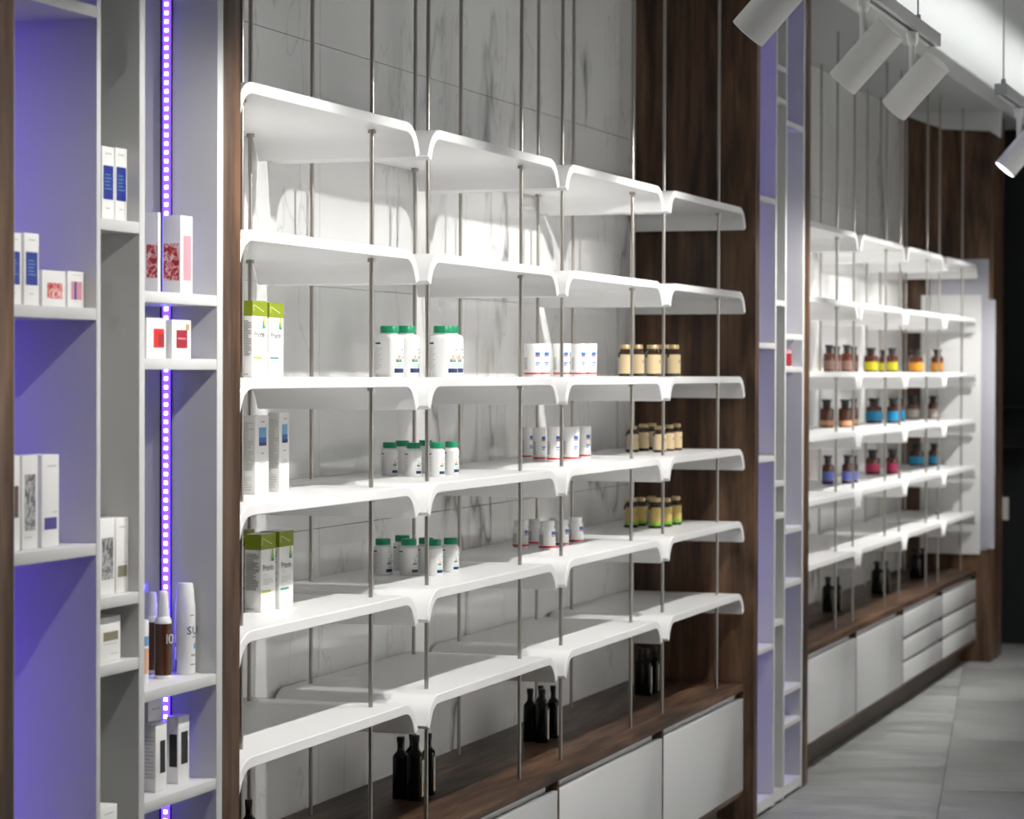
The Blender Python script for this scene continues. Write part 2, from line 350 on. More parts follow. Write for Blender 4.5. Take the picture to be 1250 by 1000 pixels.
# ------------------------------------------------------------------ low cabinets and walnut worktops
CF = -1.90
for b in BAYS:
    bn = b['n']; j0, pit, dz = b['j0'], b['pit'], b['dz']; top = COUNT+dz
    y0 = j0-0.006; y1 = j0+4*pit+ (0.001 if bn == 'near' else 0.01)
    tag(link('worktop', bm(WX+0.001, CF, y0, y1, top-0.023, top, WOOD_H, 0.001)), f'walnut worktop along the bottom of the {bn} shelving', 'worktop', 'walnut worktops')
    pl = tag(link('plinth', bm(WX+0.05, CF-0.06, y0+0.01, y1-0.10, 0.001, 0.084+dz, PLINTH)), f'dark recessed plinth under the {bn} cabinets', 'plinth', 'cabinet plinths')
    for c in range(4):
        a = y0+c*(y1-y0)/4; e = y0+(c+1)*(y1-y0)/4
        drawers = bn == 'far' and c >= 2
        kind = 'three drawers' if drawers else 'one flap door'
        t = thing('low_cabinet', f'white low cabinet with {kind}, {ORD[c]} from left under {bn} worktop', 'cabinet', (0, 0, 0), 0, f'{bn} low cabinets')
        zb, zt = 0.084+dz, top-0.0235
        g = 0.007
        cm = MB().box(WX+0.02, CF, a+0.0005, a+g, zb, zt).box(WX+0.02, CF, e-g, e-0.0005, zb, zt).box(WX+0.02, CF, a+g, e-g, zb, zb+0.012).box(WX+0.02, WX+0.03, a+g, e-g, zb+0.012, zt)
        link('carcass', cm.mesh(WOOD_H), t)
        link('finger_recess', bm(CF-0.05, CF-0.022, a+g+0.0005, e-g-0.028, zb+0.0135, zt-0.001, DOORW), t)
        link('recess_shadow_gap', bm(CF-0.051, CF-0.021, e-g-0.0275, e-g-0.0005, zt-0.024, zt-0.001, DARKGAP), t)
        d0, d1 = a+g+0.0012, e-g-0.0012; z0, z1 = zb+0.0135, zt-0.022
        if not drawers:
            link('door', bm(CF-0.019, CF+0.0005, d0, d1, z0, z1, DOORW, 0.0015), t)
        else:
            hh = (z1-z0)/3
            for k in range(3):
                zz1 = z0+(k+1)*hh-(0.012 if k < 2 else 0)
                link('drawer_front', bm(CF-0.019, CF+0.0005, d0, d1, z0+k*hh+0.001, zz1, DOORW, 0.0015), t)
                if k < 2: link('drawer_gap', bm(CF-0.0205, CF-0.0195, d0, d1, zz1, zz1+0.012, DARKGAP), t)
# white boards against the walnut end panel, paper on the black sheet
def board(name, pxa, pxb, pya, pyb, Y, label, m):
    p, q = onY(pxa, pya, Y), onY(pxb, pyb, Y)
    return tag(link(name, bm(p.x, q.x, Y, Y+0.004, q.z, p.z, m, 0.0008)), label, 'board')
BOARDB = mat('pale_lilac_board', (0.50, 0.50, 0.56), 0.5); BOARDA = mat('white_board', (0.74, 0.74, 0.735), 0.45)
board('display_board', 1124.5, 1196, 360.5, 677, 12.337, 'tall white display board behind the far shelving end', BOARDA)
board('display_board', 1135, 1205, 317, 672, 12.345, 'pale lilac board rising above the tall white display board', BOARDB)
board('display_board', 1197.5, 1213.5, 366, 670, 12.3415, 'narrow pale lilac board at the outer edge of the walnut end panel', BOARDB)
board('paper_notice', 1219, 1231, 607, 635, 13.25, 'white paper sheet on the black far-end sheet', PALELAB)
for k, (py, dd) in enumerate([(497, 0.04), (545, 0.03)]):
    p = onY(1220, py, 13.1)
    tag(link('wall_ledge', bm(p.x, p.x+1.5, 13.1, 13.26, p.z-0.006, p.z, mat('dark_ledge', (0.02, 0.024, 0.024), 0.45))), f'thin dark ledge on the black far-end sheet, {ORD[k]} from the top', 'ledge', 'dark ledges on the back wall')

# ------------------------------------------------------------------ track lighting
TX, TZ = -1.16, ZC+0.868
def rail(y0, y1, label, wires, x=TX):
    t = thing('track_rail', label, 'track', (x, y0, TZ), 0, 'ceiling light tracks'); L_ = y1-y0
    link('rail', MB().prism([(-0.018, 0), (-0.006, 0), (-0.006, 0.012), (0.006, 0.012), (0.006, 0), (0.018, 0), (0.018, 0.032), (-0.018, 0.032)], 'y', 0, L_).mesh(RAILG), t)
    link('end_cap', bm(-0.019, 0.019, L_, L_+0.006, -0.001, 0.033, RAILG), t); link('end_cap', bm(-0.019, 0.019, -0.006, 0, -0.001, 0.033, RAILG), t)
    for wy in wires:
        link('suspension_wire', MB().tube((0, wy-y0, 0.03), (0, wy-y0, ZC+1.57-TZ), 0.0022, 8).mesh(STEEL), t)
        link('wire_clamp', MB().tube((0, wy-y0, 0.03), (0, wy-y0, 0.052), 0.007, 10).mesh(STEEL), t)
rail(1.9, 6.75, 'white spotlight track hanging over the near shelving', [2.2, 4.4, 6.52])
rail(7.98, 11.7, 'second spotlight track further back, in the right-hand corner', [8.03, 11.3])
LR, LL = 0.0385, 0.168
body_me = MB().lathe([(LR-0.006, -0.052), (LR, -0.050), (LR, LL-0.052), (LR-0.002, LL-0.051), (LR-0.002, LL-0.075)], 32).mesh(LAMPW)
lens_me = MB().lathe([(LR-0.0025, 0), (LR-0.0025, 0.002)], 28).mesh(LAMPFACE)
stem_me = MB().tube((0.0, 0, -0.034), (0, 0, 0.045), 0.0085, 12).mesh(LAMPW)
base_me = MB().lathe([(0.009, 0.038), (0.014, 0.045), (0.016, 0.07), (0.012, 0.074)], 18).mesh(LAMPW)
def lamp(y, d, label, energy=SPOT_W, x=TX):
    d = Vector(d).normalized(); P = Vector((x, y, TZ-0.0745))
    t = thing('spotlight', label, 'spotlight', P, 0, 'track spotlights')
    link('track_adapter', base_me, t); link('stem', stem_me, t)
    q = d.to_track_quat('Z', 'Y')
    h = link('lamp_head', body_me, t, (0.030, 0, -0.040)); h.rotation_mode = 'QUATERNION'; h.rotation_quaternion = q
    ln = link('lens', lens_me, h, (0, 0, LL-0.066))
    sd = bpy.data.lights.new('spot_beam', 'SPOT'); sd.energy = energy; sd.spot_size = math.radians(92); sd.spot_blend = 0.7; sd.shadow_soft_size = 0.012; sd.color = (1.0, 0.975, 0.94)
    s = bpy.data.objects.new('spot_beam', sd); COL.objects.link(s); s.parent = h; s.location = (0, 0, LL-0.045); s.rotation_euler = (math.pi, 0, 0)
AIM = (-0.90, 0.02, -0.97)
for y, d, l in [(2.45, AIM, 'white track spotlight, sixth back from the rail end'),
                (3.05, AIM, 'white track spotlight, fifth back from the rail end'), (3.67, AIM, 'white track spotlight above the near niche unit'), (4.18, AIM, 'white track spotlight just above the picture edge'),
                (4.90, AIM, 'leftmost white cylinder spotlight, cut by the top edge'), (5.81, AIM, 'middle white cylinder spotlight on the hanging track'),
                (6.444, (-0.90, 0.20, -0.92), 'right white cylinder spotlight at the end of the near track'),
                (8.386, (-0.82, -0.22, -1), 'lit cylinder spotlight on the second track at the right edge'), (9.45, AIM, 'track spotlight on the second track, second from its near end'),
                (9.98, AIM, 'track spotlight on the second track, third from its near end'), (10.55, AIM, 'track spotlight on the second track, fourth from its near end'), (11.15, AIM, 'track spotlight on the second track, second from its far end'), (11.55, (-0.8, 0.3, -1), 'track spotlight on the second track, at its far end')]:
    lamp(y, d, l, SPOT_W*(0.24 if y < 3.4 else 0.55 if y < 4 else 1.2 if y < 4.5 else 1.05 if y < 6 else 1.5 if y < 9 else 1.6 if y > 11.4 else 1.15))

rail(0.5, 12.0, 'unseen track added along the opposite wall to carry fill spotlights', [1.0, 4.5, 8.0, 11.5], 1.15)  # added out of frame: this row of lamps supplies the general fill light
for k in range(8):
    lamp(4.1+1.1*k, (0.95, 0.0, -0.75), f'unseen spotlight added for fill, facing the opposite wall, {ORD[k]} from the near end', SPOT_W*3.1, 1.15)

# ------------------------------------------------------------------ products: cartons
def patches(rects, dx, dy, dz_, e=0.00035):
    """rects: (face, u0, u1, v0, v1); face 'x' looks to the aisle, 'y' to the near end; fractions of the face"""
    mb = MB()
    for f, u0, u1, v0, v1 in rects:
        z0, z1 = v0*dz_, v1*dz_
        if f == 'x': mb.add([(e, u0*dy, z0), (e, u1*dy, z0), (e, u1*dy, z1), (e, u0*dy, z1)], [(0, 1, 2, 3)])
        else: mb.add([(-dx+u0*dx, -e, z0), (-dx+u1*dx, -e, z0), (-dx+u1*dx, -e, z1), (-dx+u0*dx, -e, z1)], [(0, 1, 2, 3)])
    return mb
def carton(xl, xm, xr, yb, yt, label, group, prints, z=None, X=None, name='carton', dx=None, dy=None, texts=(), rz=0.0, col=None):
    """nearest vertical edge at column xm, from row yb (foot) to yt (top); xl / xr: outer columns of the two visible faces"""
    if X is None: C = onZ(xm, yb, z)
    else: C = onX(xm, yb, X); C.z = z if z is not None else C.z
    if dx is None: dx = along(C, Vector((-1, 0, 0)), xl)
    if dy is None: dy = along(C, Vector((0, 1, 0)), xr)
    h = (onX(xm, yt, C.x).z-C.z)
    if col:
        e = C.y+dy; C.y = max(C.y, col[0]+0.001); dy = min(e, col[1]-0.001)-C.y
    t = thing(name, label, 'carton', (C.x, C.y, C.z+0.0003), rz, group)
    link('box', bm(-dx, 0, 0, dy, 0, h, CARD, 0.0006), t)
    for li, (nm, m, rects) in enumerate(prints):
        pm = patches(rects, dx, dy, h, 0.0003+0.00022*li).mesh(m); pm['many'] = len(rects) > 1; link(nm, pm, t)
    for s, m, face, u, v, size in texts:
        o = link('lettering', text_mesh(s, m), t)
        if face == 'x': o.location = (0.0007, u*dy, v*h); o.rotation_euler = (math.pi/2, 0, math.pi/2)
        else: o.location = (-dx+u*dx, -0.0006, v*h); o.rotation_euler = (math.pi/2, 0, 0)
        if isinstance(size, tuple): o.scale = (size[0]*(dy if face == 'x' else dx), size[1]*h, 1)
        else: o.scale = (size*h,)*3
    return t
def lines(face, u0, u1, v0, v1, n, th=0.4):
    st = (v1-v0)/n; return [(face, u0, u0+(u1-u0)*random.choice((1, 0.95, 0.8, 0.6)), v0+k*st, v0+k*st+st*th) for k in range(n)]
# green-topped boxes
R3, R4, R5 = ZC+ROWZ[2], ZC+ROWZ[3], ZC+ROWZ[4]
def green_box(xl, xm, xr, yb, yt, label, accent, z, X=None, dx=None):
    pr = [('green_band', OLIVE, [('x', 0, 1, 0.80, 1.0), ('y', 0, 1, 0.80, 1.0)]),
          ('band_swirl', PALELIME, [('x', 0.12+0.09*k, 0.21+0.09*k, 0.93-0.012*k, 0.945-0.012*k) for k in range(7)] + [('x', 0.06, 0.10, 0.86, 0.95)]),
          ('drop_mark', TEAL, [('x', 0.68, 0.86, 0.64, 0.70), ('x', 0.71, 0.83, 0.70, 0.735)]),
          ('drop_tip', LIME, [('x', 0.735, 0.81, 0.67, 0.80)]),
          ('accent_bar', accent, [('x', 0.04, 0.62, 0.245, 0.268)]),
          ('fine_print', INKG, lines('y', 0.1, 0.88, 0.28, 0.75, 22, 0.55) + [('y', 0.1, 0.6, 0.03, 0.045)]),
          ('small_text', INKL, [('x', 0.12, 0.75, 0.40, 0.41), ('x', 0.12, 0.85, 0.37, 0.38), ('x', 0.12, 0.5, 0.345, 0.355), ('x', 0.12, 0.35, 0.475, 0.485)])]
    carton(xl, xm, xr, yb, yt, label, 'green-topped white cartons', pr, z=z, X=X, dx=dx, texts=[('Priorin', INK, 'x', 0.10, 0.525, (0.255, 0.115))])
green_box(297, 308, 326, 460, 367, 'green-topped white carton on the third tray, left of the pair, cut by the walnut panel', LIME, R3, -2.02)
green_box(326, 328.5, 346, 460, 369.5, 'green-topped white carton on the third tray, right of the pair', TEAL, R3, -2.03, dx=0.035)
green_box(298.5, 318.5, 336.5, 748, 653, 'green-topped white carton on the fifth tray, nearest of three, lime bar', LIME, R5)
green_box(336.5, 341, 358, 744, 649.5, 'green-topped white carton on the fifth tray, rightmost of three, teal bar', TEAL, R5, dx=0.04)
green_box(285, 290.5, 310, 741, 648.5, 'green-topped white carton on the fifth tray, hidden behind the walnut panel edge', TEAL, R5, X=-2.085, dx=0.04)
# tall white boxes with a blue picture
def blue_box(xl, xm, xr, yb, yt, label):
    pr = [('sky_picture', SKYP, [('x', 0.25, 0.80, 0.72, 0.85)]), ('sea_picture', MIDB, [('x', 0.25, 0.80, 0.66, 0.72)]), ('dark_picture', NAVY, [('x', 0.25, 0.80, 0.615, 0.66)]),
          ('brand_mark', INKG, [('x', 0.40, 0.66, 0.915, 0.928), ('x', 0.42, 0.62, 0.51, 0.525)]),
          ('fine_print', INKL, lines('y', 0.1, 0.9, 0.30, 0.93, 24) + lines('y', 0.2, 0.8, 0.05, 0.24, 6) + lines('x', 0.3, 0.75, 0.36, 0.42, 3))]
    carton(xl, xm, xr, yb, yt, label, 'tall white cartons with a blue picture', pr, z=R4)
blue_box(291, 311.5, 328, 604, 508, 'tall white carton with blue picture, front one on the fourth tray')
blue_box(327, 341, 353, 600.5, 504, 'tall white carton with blue picture, rear one on the fourth tray')

# near niche unit cartons (foot hidden by the shelf edge above eye level, so the depth behind the edge is given)
def nz(c, i): return ZC+SH[c][i]
def npos(yt_shelf): return yt_shelf
NF = FX-0.02
def ncart(xl, xm, xr, yb, yt, zz, label, prints, X=NF, group='cartons in the near niches', **k):
    ci = 0 if xm < 118 else 1 if xm < 173 else 2
    carton(xl, xm, xr, yb, yt, label, group, prints, z=zz, X=X, col=(NY[ci][1], NY[ci+1][0]), **k)
HEAD = ('brand_mark', INKG, [('x', 0.25, 0.75, 0.90, 0.91), ('x', 0.3, 0.6, 0.155, 0.165)])
blue_pr = [('blue_panel', BLUEP, [('x', 0.1, 0.9, 0.28, 0.74)]), ('panel_text', SKYP, lines('x', 0.25, 0.75, 0.42, 0.66, 5, 0.25)), HEAD]
ncart(5, 7, 26, 378, 283, nz(0, 2), 'slim white carton with blue panel, half hidden by the left walnut panel', blue_pr, dx=0.03)
ncart(26, 29.5, 47.5, 378, 284, nz(0, 2), 'slim white carton with blue panel beside the small red-print carton', blue_pr, dx=0.025)
ncart(49, 51.5, 80, 378, 329.5, nz(0, 2), 'small white carton with red petal print in the first near niche', [('petal_print', RED_SPLASH, [('x', 0.2, 0.86, 0.22, 0.66)])], dx=0.03)
ncart(80.5, 82.5, 106, 378, 331, nz(0, 2), 'small white carton with pink panel in the first near niche', [('pink_panel', PINK, [('x', 0.2, 0.82, 0.22, 0.72)]), ('panel_stripe', INDIGO, [('x', 0.38, 0.5, 0.22, 0.72)]), HEAD], dx=0.03)
ncart(2, 4, 24.5, 671, 557, nz(0, 3), 'white carton with brown panel, half hidden by the left walnut panel', [('brown_panel', BROWNP, [('x', 0.2, 0.9, 0.35, 0.68)])], X=NF-0.005, dx=0.03)
ncart(25, 27, 46, 667.5, 557, nz(0, 3), 'white carton with grey feather picture in the first near niche', [('feather_picture', FEATHER, [('x', 0.15, 0.85, 0.20, 0.80)]), ('small_text', INKL, [('x', 0.15, 0.6, 0.12, 0.14)])], X=NF-0.005, dx=0.03)
ncart(46, 51, 72, 665, 556, nz(0, 3), 'white carton with indigo square label in the first near niche', [('indigo_square', INDIGO, [('x', 0.14, 0.86, 0.19, 0.32)]), ('brand_mark', INKL, [('x', 0.3, 0.85, 0.87, 0.885), ('x', 0.6, 0.9, 0.37, 0.385)])], X=NF-0.005, dx=0.035)
ncart(122, 124.5, 139.5, 269, 178, nz(1, 2), 'slim white carton with cobalt panel in the narrow niche, left one', blue_pr, dx=0.03)
ncart(139.5, 140.5, 155, 269, 180, nz(1, 2), 'slim white carton with cobalt panel in the narrow niche, right one', blue_pr, dx=0.03)
ncart(117, 120, 140, 726.5, 635, nz(1, 3), 'white carton with dark flower picture in the narrow niche', [('flower_picture', FEATHER, [('x', 0.2, 0.9, 0.20, 0.75)])], X=NF+0.002, dx=0.04)
ncart(140, 141.5, 158.5, 722, 633, nz(1, 3), 'white carton with small taupe square in the narrow niche', [('taupe_square', KHAKI, [('x', 0.15, 0.85, 0.21, 0.36)]), ('brand_mark', INKL, [('x', 0.2, 0.8, 0.87, 0.885), ('x', 0.5, 0.9, 0.40, 0.41)])], X=NF+0.002, dx=0.04)
ncart(119, 122, 147, 809, 755.5, nz(1, 4), 'squat white carton with khaki stripe in the narrow niche', [('khaki_stripe', KHAKI, [('x', 0.16, 0.88, 0.46, 0.66)]), ('small_text', INKL, [('x', 0.16, 0.8, 0.38, 0.40), ('x', 0.5, 0.85, 0.15, 0.17)])], X=NF+0.002, dx=0.045)
ncart(119, 122.5, 143, 1062, 988, nz(1, 5), 'white carton low in the narrow niche, cut by the bottom edge', [HEAD], X=NF, dx=0.045)
red_pr = [('petal_print', RED_SPLASH, [('y', 0.08, 0.92, 0.17, 0.64)]), ('pink_panel', PINK, [('x', 0.2, 0.88, 0.17, 0.75)]), ('small_text', INKG, [('x', 0.3, 0.7, 0.88, 0.89), ('x', 0.22, 0.85, 0.52, 0.53), ('x', 0.22, 0.85, 0.42, 0.43), ('x', 0.35, 0.65, 0.085, 0.095)])]
ncart(176, 193, 196, 355, 259.5, nz(2, 1), 'tall white carton with red petals by the LED strip, left of two', [('petal_print', RED_SPLASH, [('y', 0.3, 0.95, 0.18, 0.60)])], X=NF, dx=0.03)
ncart(198, 220.5, 235, 357, 263, nz(2, 1), 'tall white carton with red petals and pink panel by the LED strip', red_pr, X=NF)
ncart(174, 179, 202.5, 437, 388, nz(2, 2), 'small white carton with red square on the short shelf, left one', [('red_square', REDP, [('x', 0.35, 0.9, 0.26, 0.74)]), ('dark_shape', DKRED, [('x', 0.6, 0.9, 0.3, 0.6)])], X=NF, dx=0.02)
ncart(199, 210, 233, 437.5, 390.5, nz(2, 2), 'small white carton with dark red square on the short shelf, right one', [('red_square', DKRED, [('x', 0.22, 0.80, 0.27, 0.74)]), ('small_text', PINK, [('x', 0.3, 0.7, 0.50, 0.54)]), ('gold_seal', GOLD, [('x', 0.72, 0.9, 0.74, 0.90)])], X=NF)
ncart(173, 190, 203.5, 968, 885, nz(2, 4), 'white carton with black label on the lowest near shelf, front one', [('black_label', BLACKP, [('x', 0.38, 0.85, 0.26, 0.74)]), ('fine_print', INKL, lines('y', 0.2, 0.9, 0.2, 0.85, 12))], X=None)
ncart(203, 217.5, 231, 957.5, 876, nz(2, 4), 'white carton with two black labels on the lowest near shelf, right one', [('black_label', BLACKP, [('x', 0.25, 0.85, 0.28, 0.76), ('y', 0.25, 0.9, 0.25, 0.74)])], X=None)
ncart(176, 181, 199, 955, 858, nz(2, 4), 'grey-white carton standing behind the black-labelled cartons', [HEAD], X=-1.932, dx=0.03)

# ------------------------------------------------------------------ products: bottles
def place(xc, yb, wpx, z, X=None):
    if X is None: P = onZ(xc, yb, z)
    else: P = onX(xc, yb, X); P.z = z
    for _ in range(3):
        d = (P-EYE).dot(Fv); r = wpx/2*d/FPX
        if X is None:
            h = Vector((P.x, P.y, 0)).normalized()
        break
    if X is None:
        q = onZ(xc, yb, z); P = q+Vector((q.x, q.y, 0)).normalized()*r
    s = (P-EYE).dot(Fv)/FPX
    return P, r, s
def fac(P): return math.atan2(-P.y, -P.x)     # direction towards the eye line, as seen at the place
def lath(key, prof, m, seg=26, **k): return cached((key, m.name), lambda: MB().lathe(prof, seg, **k).mesh(m))
def arcs(key, items, m):
    def f():
        mb = MB()
        for r, z0, z1, a0, a1 in items: mb.arc(r, z0, z1, a0, a1)
        me = mb.mesh(m); me['many'] = len(items) > 1; return me
    return cached((key, m.name), f)
# every bottle is modelled at unit height and scaled; radii are fractions of the height; label angles: 0 = facing the viewer, + = to the right
def bottle(kind, parts, xc, yb, wpx, hpx, z, label, group, X=None, name='bottle', turn=0.0, cat='bottle'):
    P, r, s = place(xc, yb, wpx, z, X); H = hpx*s
    t = thing(name, label, cat, (P.x, P.y, z+0.0003), math.atan2(-P.y, -P.x)+turn, group)
    for pn, me in parts(r/H): 
        o = link(pn, me, t); o.scale = (H, H, H)
    return t
def green_bottle(a):
    a = round(a, 2); k = ('gb', a); c = a*0.82 if a < 0.27 else a*0.66; ch = 0.17 if a < 0.27 else 0.14
    sh = 1-ch-0.03
    def body():
        n = 6; pr = [(a*0.96, 0), (a, 0.02)]
        for i in range(n+1):
            q = math.pi/2*i/n; pr.append((c*0.9+(a-c*0.9)*math.cos(q), sh-0.10+0.10*math.sin(q)))
        pr.append((c*0.9, 1-ch)); return MB().lathe(pr, 28).mesh(HDPE)
    e = a*1.006
    return [('body', cached(k+('b',), body)),
            ('cap', cached(k+('c',), lambda: MB().lathe([(c, 1-ch), (c, 0.985), (c*0.95, 1.0)], 28).mesh(GREENCAP))),
            ('navy_label', arcs(k+('n',), [(e, 0.08, 0.165, 20, 76), (e, 0.64, 0.675, -85, -40)], NAVY)),
            ('fine_print', arcs(k+('f',), [(e, 0.15+0.037*i, 0.163+0.037*i, -80, -45+(i % 3)*7) for i in range(12)], INKL)),
            ('green_lines', arcs(k+('g',), [(e, 0.19, 0.205, 30, 80), (e, 0.225, 0.24, 32, 80), (e, 0.46, 0.475, 30, 80)], PALEG)),
            ('leaf_mark', arcs(k+('l',), [(e, 0.29, 0.35, 27, 58)], TEAL)), ('flame_mark', arcs(k+('o',), [(e*1.002, 0.32, 0.43, 37, 49)], PEACHP)),
            ('small_text', arcs(k+('t',), [(e, 0.52, 0.545, 52, 74), (e, 0.36, 0.40, 62, 78)], INKG))]
def tub(a):
    a = round(a, 2); k = ('tub', a); e = a*1.006
    return [('body', cached(k+('b',), lambda: MB().lathe([(a*0.90, 0), (a*0.92, 0.015), (a*0.98, 0.84), (a*0.98, 0.85)], 28).mesh(HDPE))),
            ('lid', cached(k+('c',), lambda: MB().lathe([(a, 0.85), (a, 0.985), (a*0.97, 1.0)], 28).mesh(HDPE))),
            ('red_band', arcs(k+('r',), [(a*0.935*1.006, 0.07, 0.12, -88, 88)], REDP)),
            ('blue_logo', arcs(k+('l',), [(e*0.97, 0.64, 0.74, 20, 58)], MIDB)), ('red_underline', arcs(k+('u',), [(e*0.965, 0.60, 0.63, 20, 58)], REDP)),
            ('blue_text', arcs(k+('d',), [(e*0.96, 0.40, 0.44, 22, 60), (e*0.96, 0.34, 0.37, 22, 50)], MIDB)),
            ('fine_print', arcs(k+('f',), [(e*0.965, 0.22+0.055*i, 0.245+0.055*i, -75, -35) for i in range(7)], INKG))]
def small_white(a):
    a = round(a, 2); k = ('sw', a); e = a*1.006; c = a*0.86
    return [('body', cached(k+('b',), lambda: MB().lathe([(a*0.95, 0), (a, 0.02), (a, 0.66), (a*0.96, 0.72), (c*0.92, 0.79), (c*0.92, 0.82)], 28).mesh(HDPE))),
            ('cap', cached(k+('c',), lambda: MB().lathe([(c, 0.82), (c, 0.985), (c*0.95, 1.0)], 28).mesh(HDPE))),
            ('red_band', arcs(k+('r',), [(e, 0.05, 0.12, -88, 88)], REDP)), ('blue_logo', arcs(k+('l',), [(e, 0.52, 0.64, 30, 80)], MIDB)),
            ('red_underline', arcs(k+('u',), [(e, 0.46, 0.50, 30, 80)], REDP)), ('fine_print', arcs(k+('f',), [(e, 0.18+0.06*i, 0.215+0.06*i, -78, -30) for i in range(6)], INKG))]
def gold_bottle(lab, foot):
    def f(a):
        a = round(a, 2); k = ('go', a, lab.name); e = a*1.008; c = a*0.78
        ps = [('glass', cached(k+('b',), lambda: MB().lathe([(a*0.94, 0), (a, 0.02), (a, 0.70), (a*0.95, 0.75), (c*0.9, 0.82), (c*0.88, 0.88)], 26).mesh(AMBER))),
              ('cap', cached(k+('c',), lambda: MB().lathe([(c, 0.87), (c, 0.985), (c*0.95, 1.0)], 26).mesh(GOLD))),
              ('paper_label', arcs(k+('l',), [(e, 0.09, 0.69, -45, 170)], lab)), ('white_panel', arcs(k+('w',), [(e, 0.09, 0.60, -88, -46)], PALELAB)),
              ('barcode', arcs(k+('t',), [(e*1.002, 0.17, 0.55, -68, -58)], INKG)), ('leaf_emblem', arcs(k+('m',), [(e*1.002, 0.42, 0.52, 50, 66)], KHAKI))]
        if foot: ps.append(('label_band', arcs(k+('g',), [(e*1.002, 0.09, 0.19, -44, 170)], foot)))
        return ps
    return f
def apoth(lab, lo=0.08, hi=0.42, hang=0.0):
    def f(a):
        a = round(a, 2); k = ('ap', a, lab.name, lo); e = a*1.008; c = a*0.66
        return [('glass', cached(k+('b',), lambda: MB().lathe([(a*0.95, 0), (a, 0.02), (a, 0.60), (a*0.95, 0.66), (a*0.72, 0.70), (c*0.8, 0.72), (c*0.8, 0.80)], 26).mesh(AMBER2))),
                ('stopper', cached(k+('c',), lambda: MB().lathe([(c*0.86, 0.74), (c*0.86, 0.90), (c*1.10, 0.95), (c*1.10, 1.0)], 22).mesh(BLACKCAP))),
                ('paper_label', arcs(k+('l',), [(e, lo, hi, -100, 100)], lab))]
    return f
def black_bottle(a):
    a = round(a, 2); k = ('bb', a)
    def body(): return MB().lathe([(a*0.97, 0), (a, 0.015), (a, 0.67), (a*0.92, 0.71), (a*0.58, 0.755), (a*0.44, 0.785), (a*0.42, 0.90)], 32, square=5).mesh(BLACKGLASS)
    e = a*1.012; q = 0.86
    def lab(m, z0, z1):
        return MB().add([(e*0.62, e, z0), (-e*0.62, e, z0), (-e*0.62, e, z1), (e*0.62, e, z1)], [(0, 1, 2, 3)]).mesh(m)
    return [('glass', cached(k+('b',), body)), ('cap', cached(k+('c',), lambda: MB().lathe([(a*0.47, 0.87), (a*0.55, 0.94), (a*0.55, 1.0)], 22).mesh(BLACKCAP))),
            ('paper_label', cached(k+('l',), lambda: lab(PALELAB, 0.06, 0.62))), ('orange_mark', cached(k+('o',), lambda: MB().add([(e*0.3, e*1.004, 0.14), (-e*0.3, e*1.004, 0.14), (-e*0.3, e*1.004, 0.26), (e*0.3, e*1.004, 0.26)], [(0, 1, 2, 3)]).mesh(ORANGEP)))]
# green-capped bottles
G = 'green-capped white bottles'
for i, (xc, w_, X) in enumerate([(475.5, 35, -2.06), (495, 35, -2.10), (541, 36, -2.03), (549, 33, -2.09)]):
    bottle('gb', green_bottle, xc, 459, w_, 62, R3, f'large white bottle with green cap on the third tray, {ORD[i]} from the left', G, X=X)
for i, (xc, yb, w_, h) in enumerate([(475.5, 581, 20.5, 40.5), (491, 578.5, 20, 40), (504.5, 582, 20.5, 41), (519.5, 578, 19.5, 40), (533, 582.5, 20, 42), (551, 580, 18.5, 40.5)]):
    bottle('gb', green_bottle, xc, yb, w_, h, R4, f'small white bottle with green cap on the fourth tray, {ORD[i]} from the left', G)
for i, (xc, yb, w_, h) in enumerate([(467.5, 702.5, 23, 44), (491, 697, 22.5, 42.5), (499, 703, 23, 44), (520, 699.5, 22, 42), (530, 703.5, 21, 44), (550, 699, 20.5, 41)]):
    bottle('gb', green_bottle, xc, yb, w_, h, R5, f'small white bottle with green cap on the fifth tray, {ORD[i]} from the left', G)
# white tubs with red foot band
G = 'white tubs with red band'
for i, (xc, w_, X) in enumerate([(650, 22, -2.03), (661, 22, -2.10), (685, 21, -2.06), (688, 20, -2.13), (706.5, 20, -1.99), (719, 20, -2.06)]):
    bottle('tub', tub, xc, 457.5, w_, 40, R3, f'white tub with red foot band on the third tray, {ORD[i]} from the left', G, X=X, name='tub', cat='tub')
for i, (xc, yb, w_, h) in enumerate([(644, 561, 17, 39), (658.5, 563.5, 17.5, 41), (676, 564.5, 17.5, 43), (697, 563.5, 21, 42), (713, 560, 17, 39)]):
    bottle('tub', tub, xc, yb, w_, h, R4, f'white tub with red foot band on the fourth tray, {ORD[i]} from the left', G, name='tub', cat='tub')
G = 'small white bottles with red band'
for i, (xc, yb, w_, h) in enumerate([(635.5, 669, 19.5, 33), (653.5, 665.5, 18.5, 31), (668, 671, 20.5, 34), (679, 663.5, 19, 31), (685.5, 667, 18, 32), (702.5, 663, 19, 31)]):
    bottle('sw', small_white, xc, yb, w_, h, R5, f'small white bottle with white cap, red band, fifth tray, {ORD[i]} from left', G)
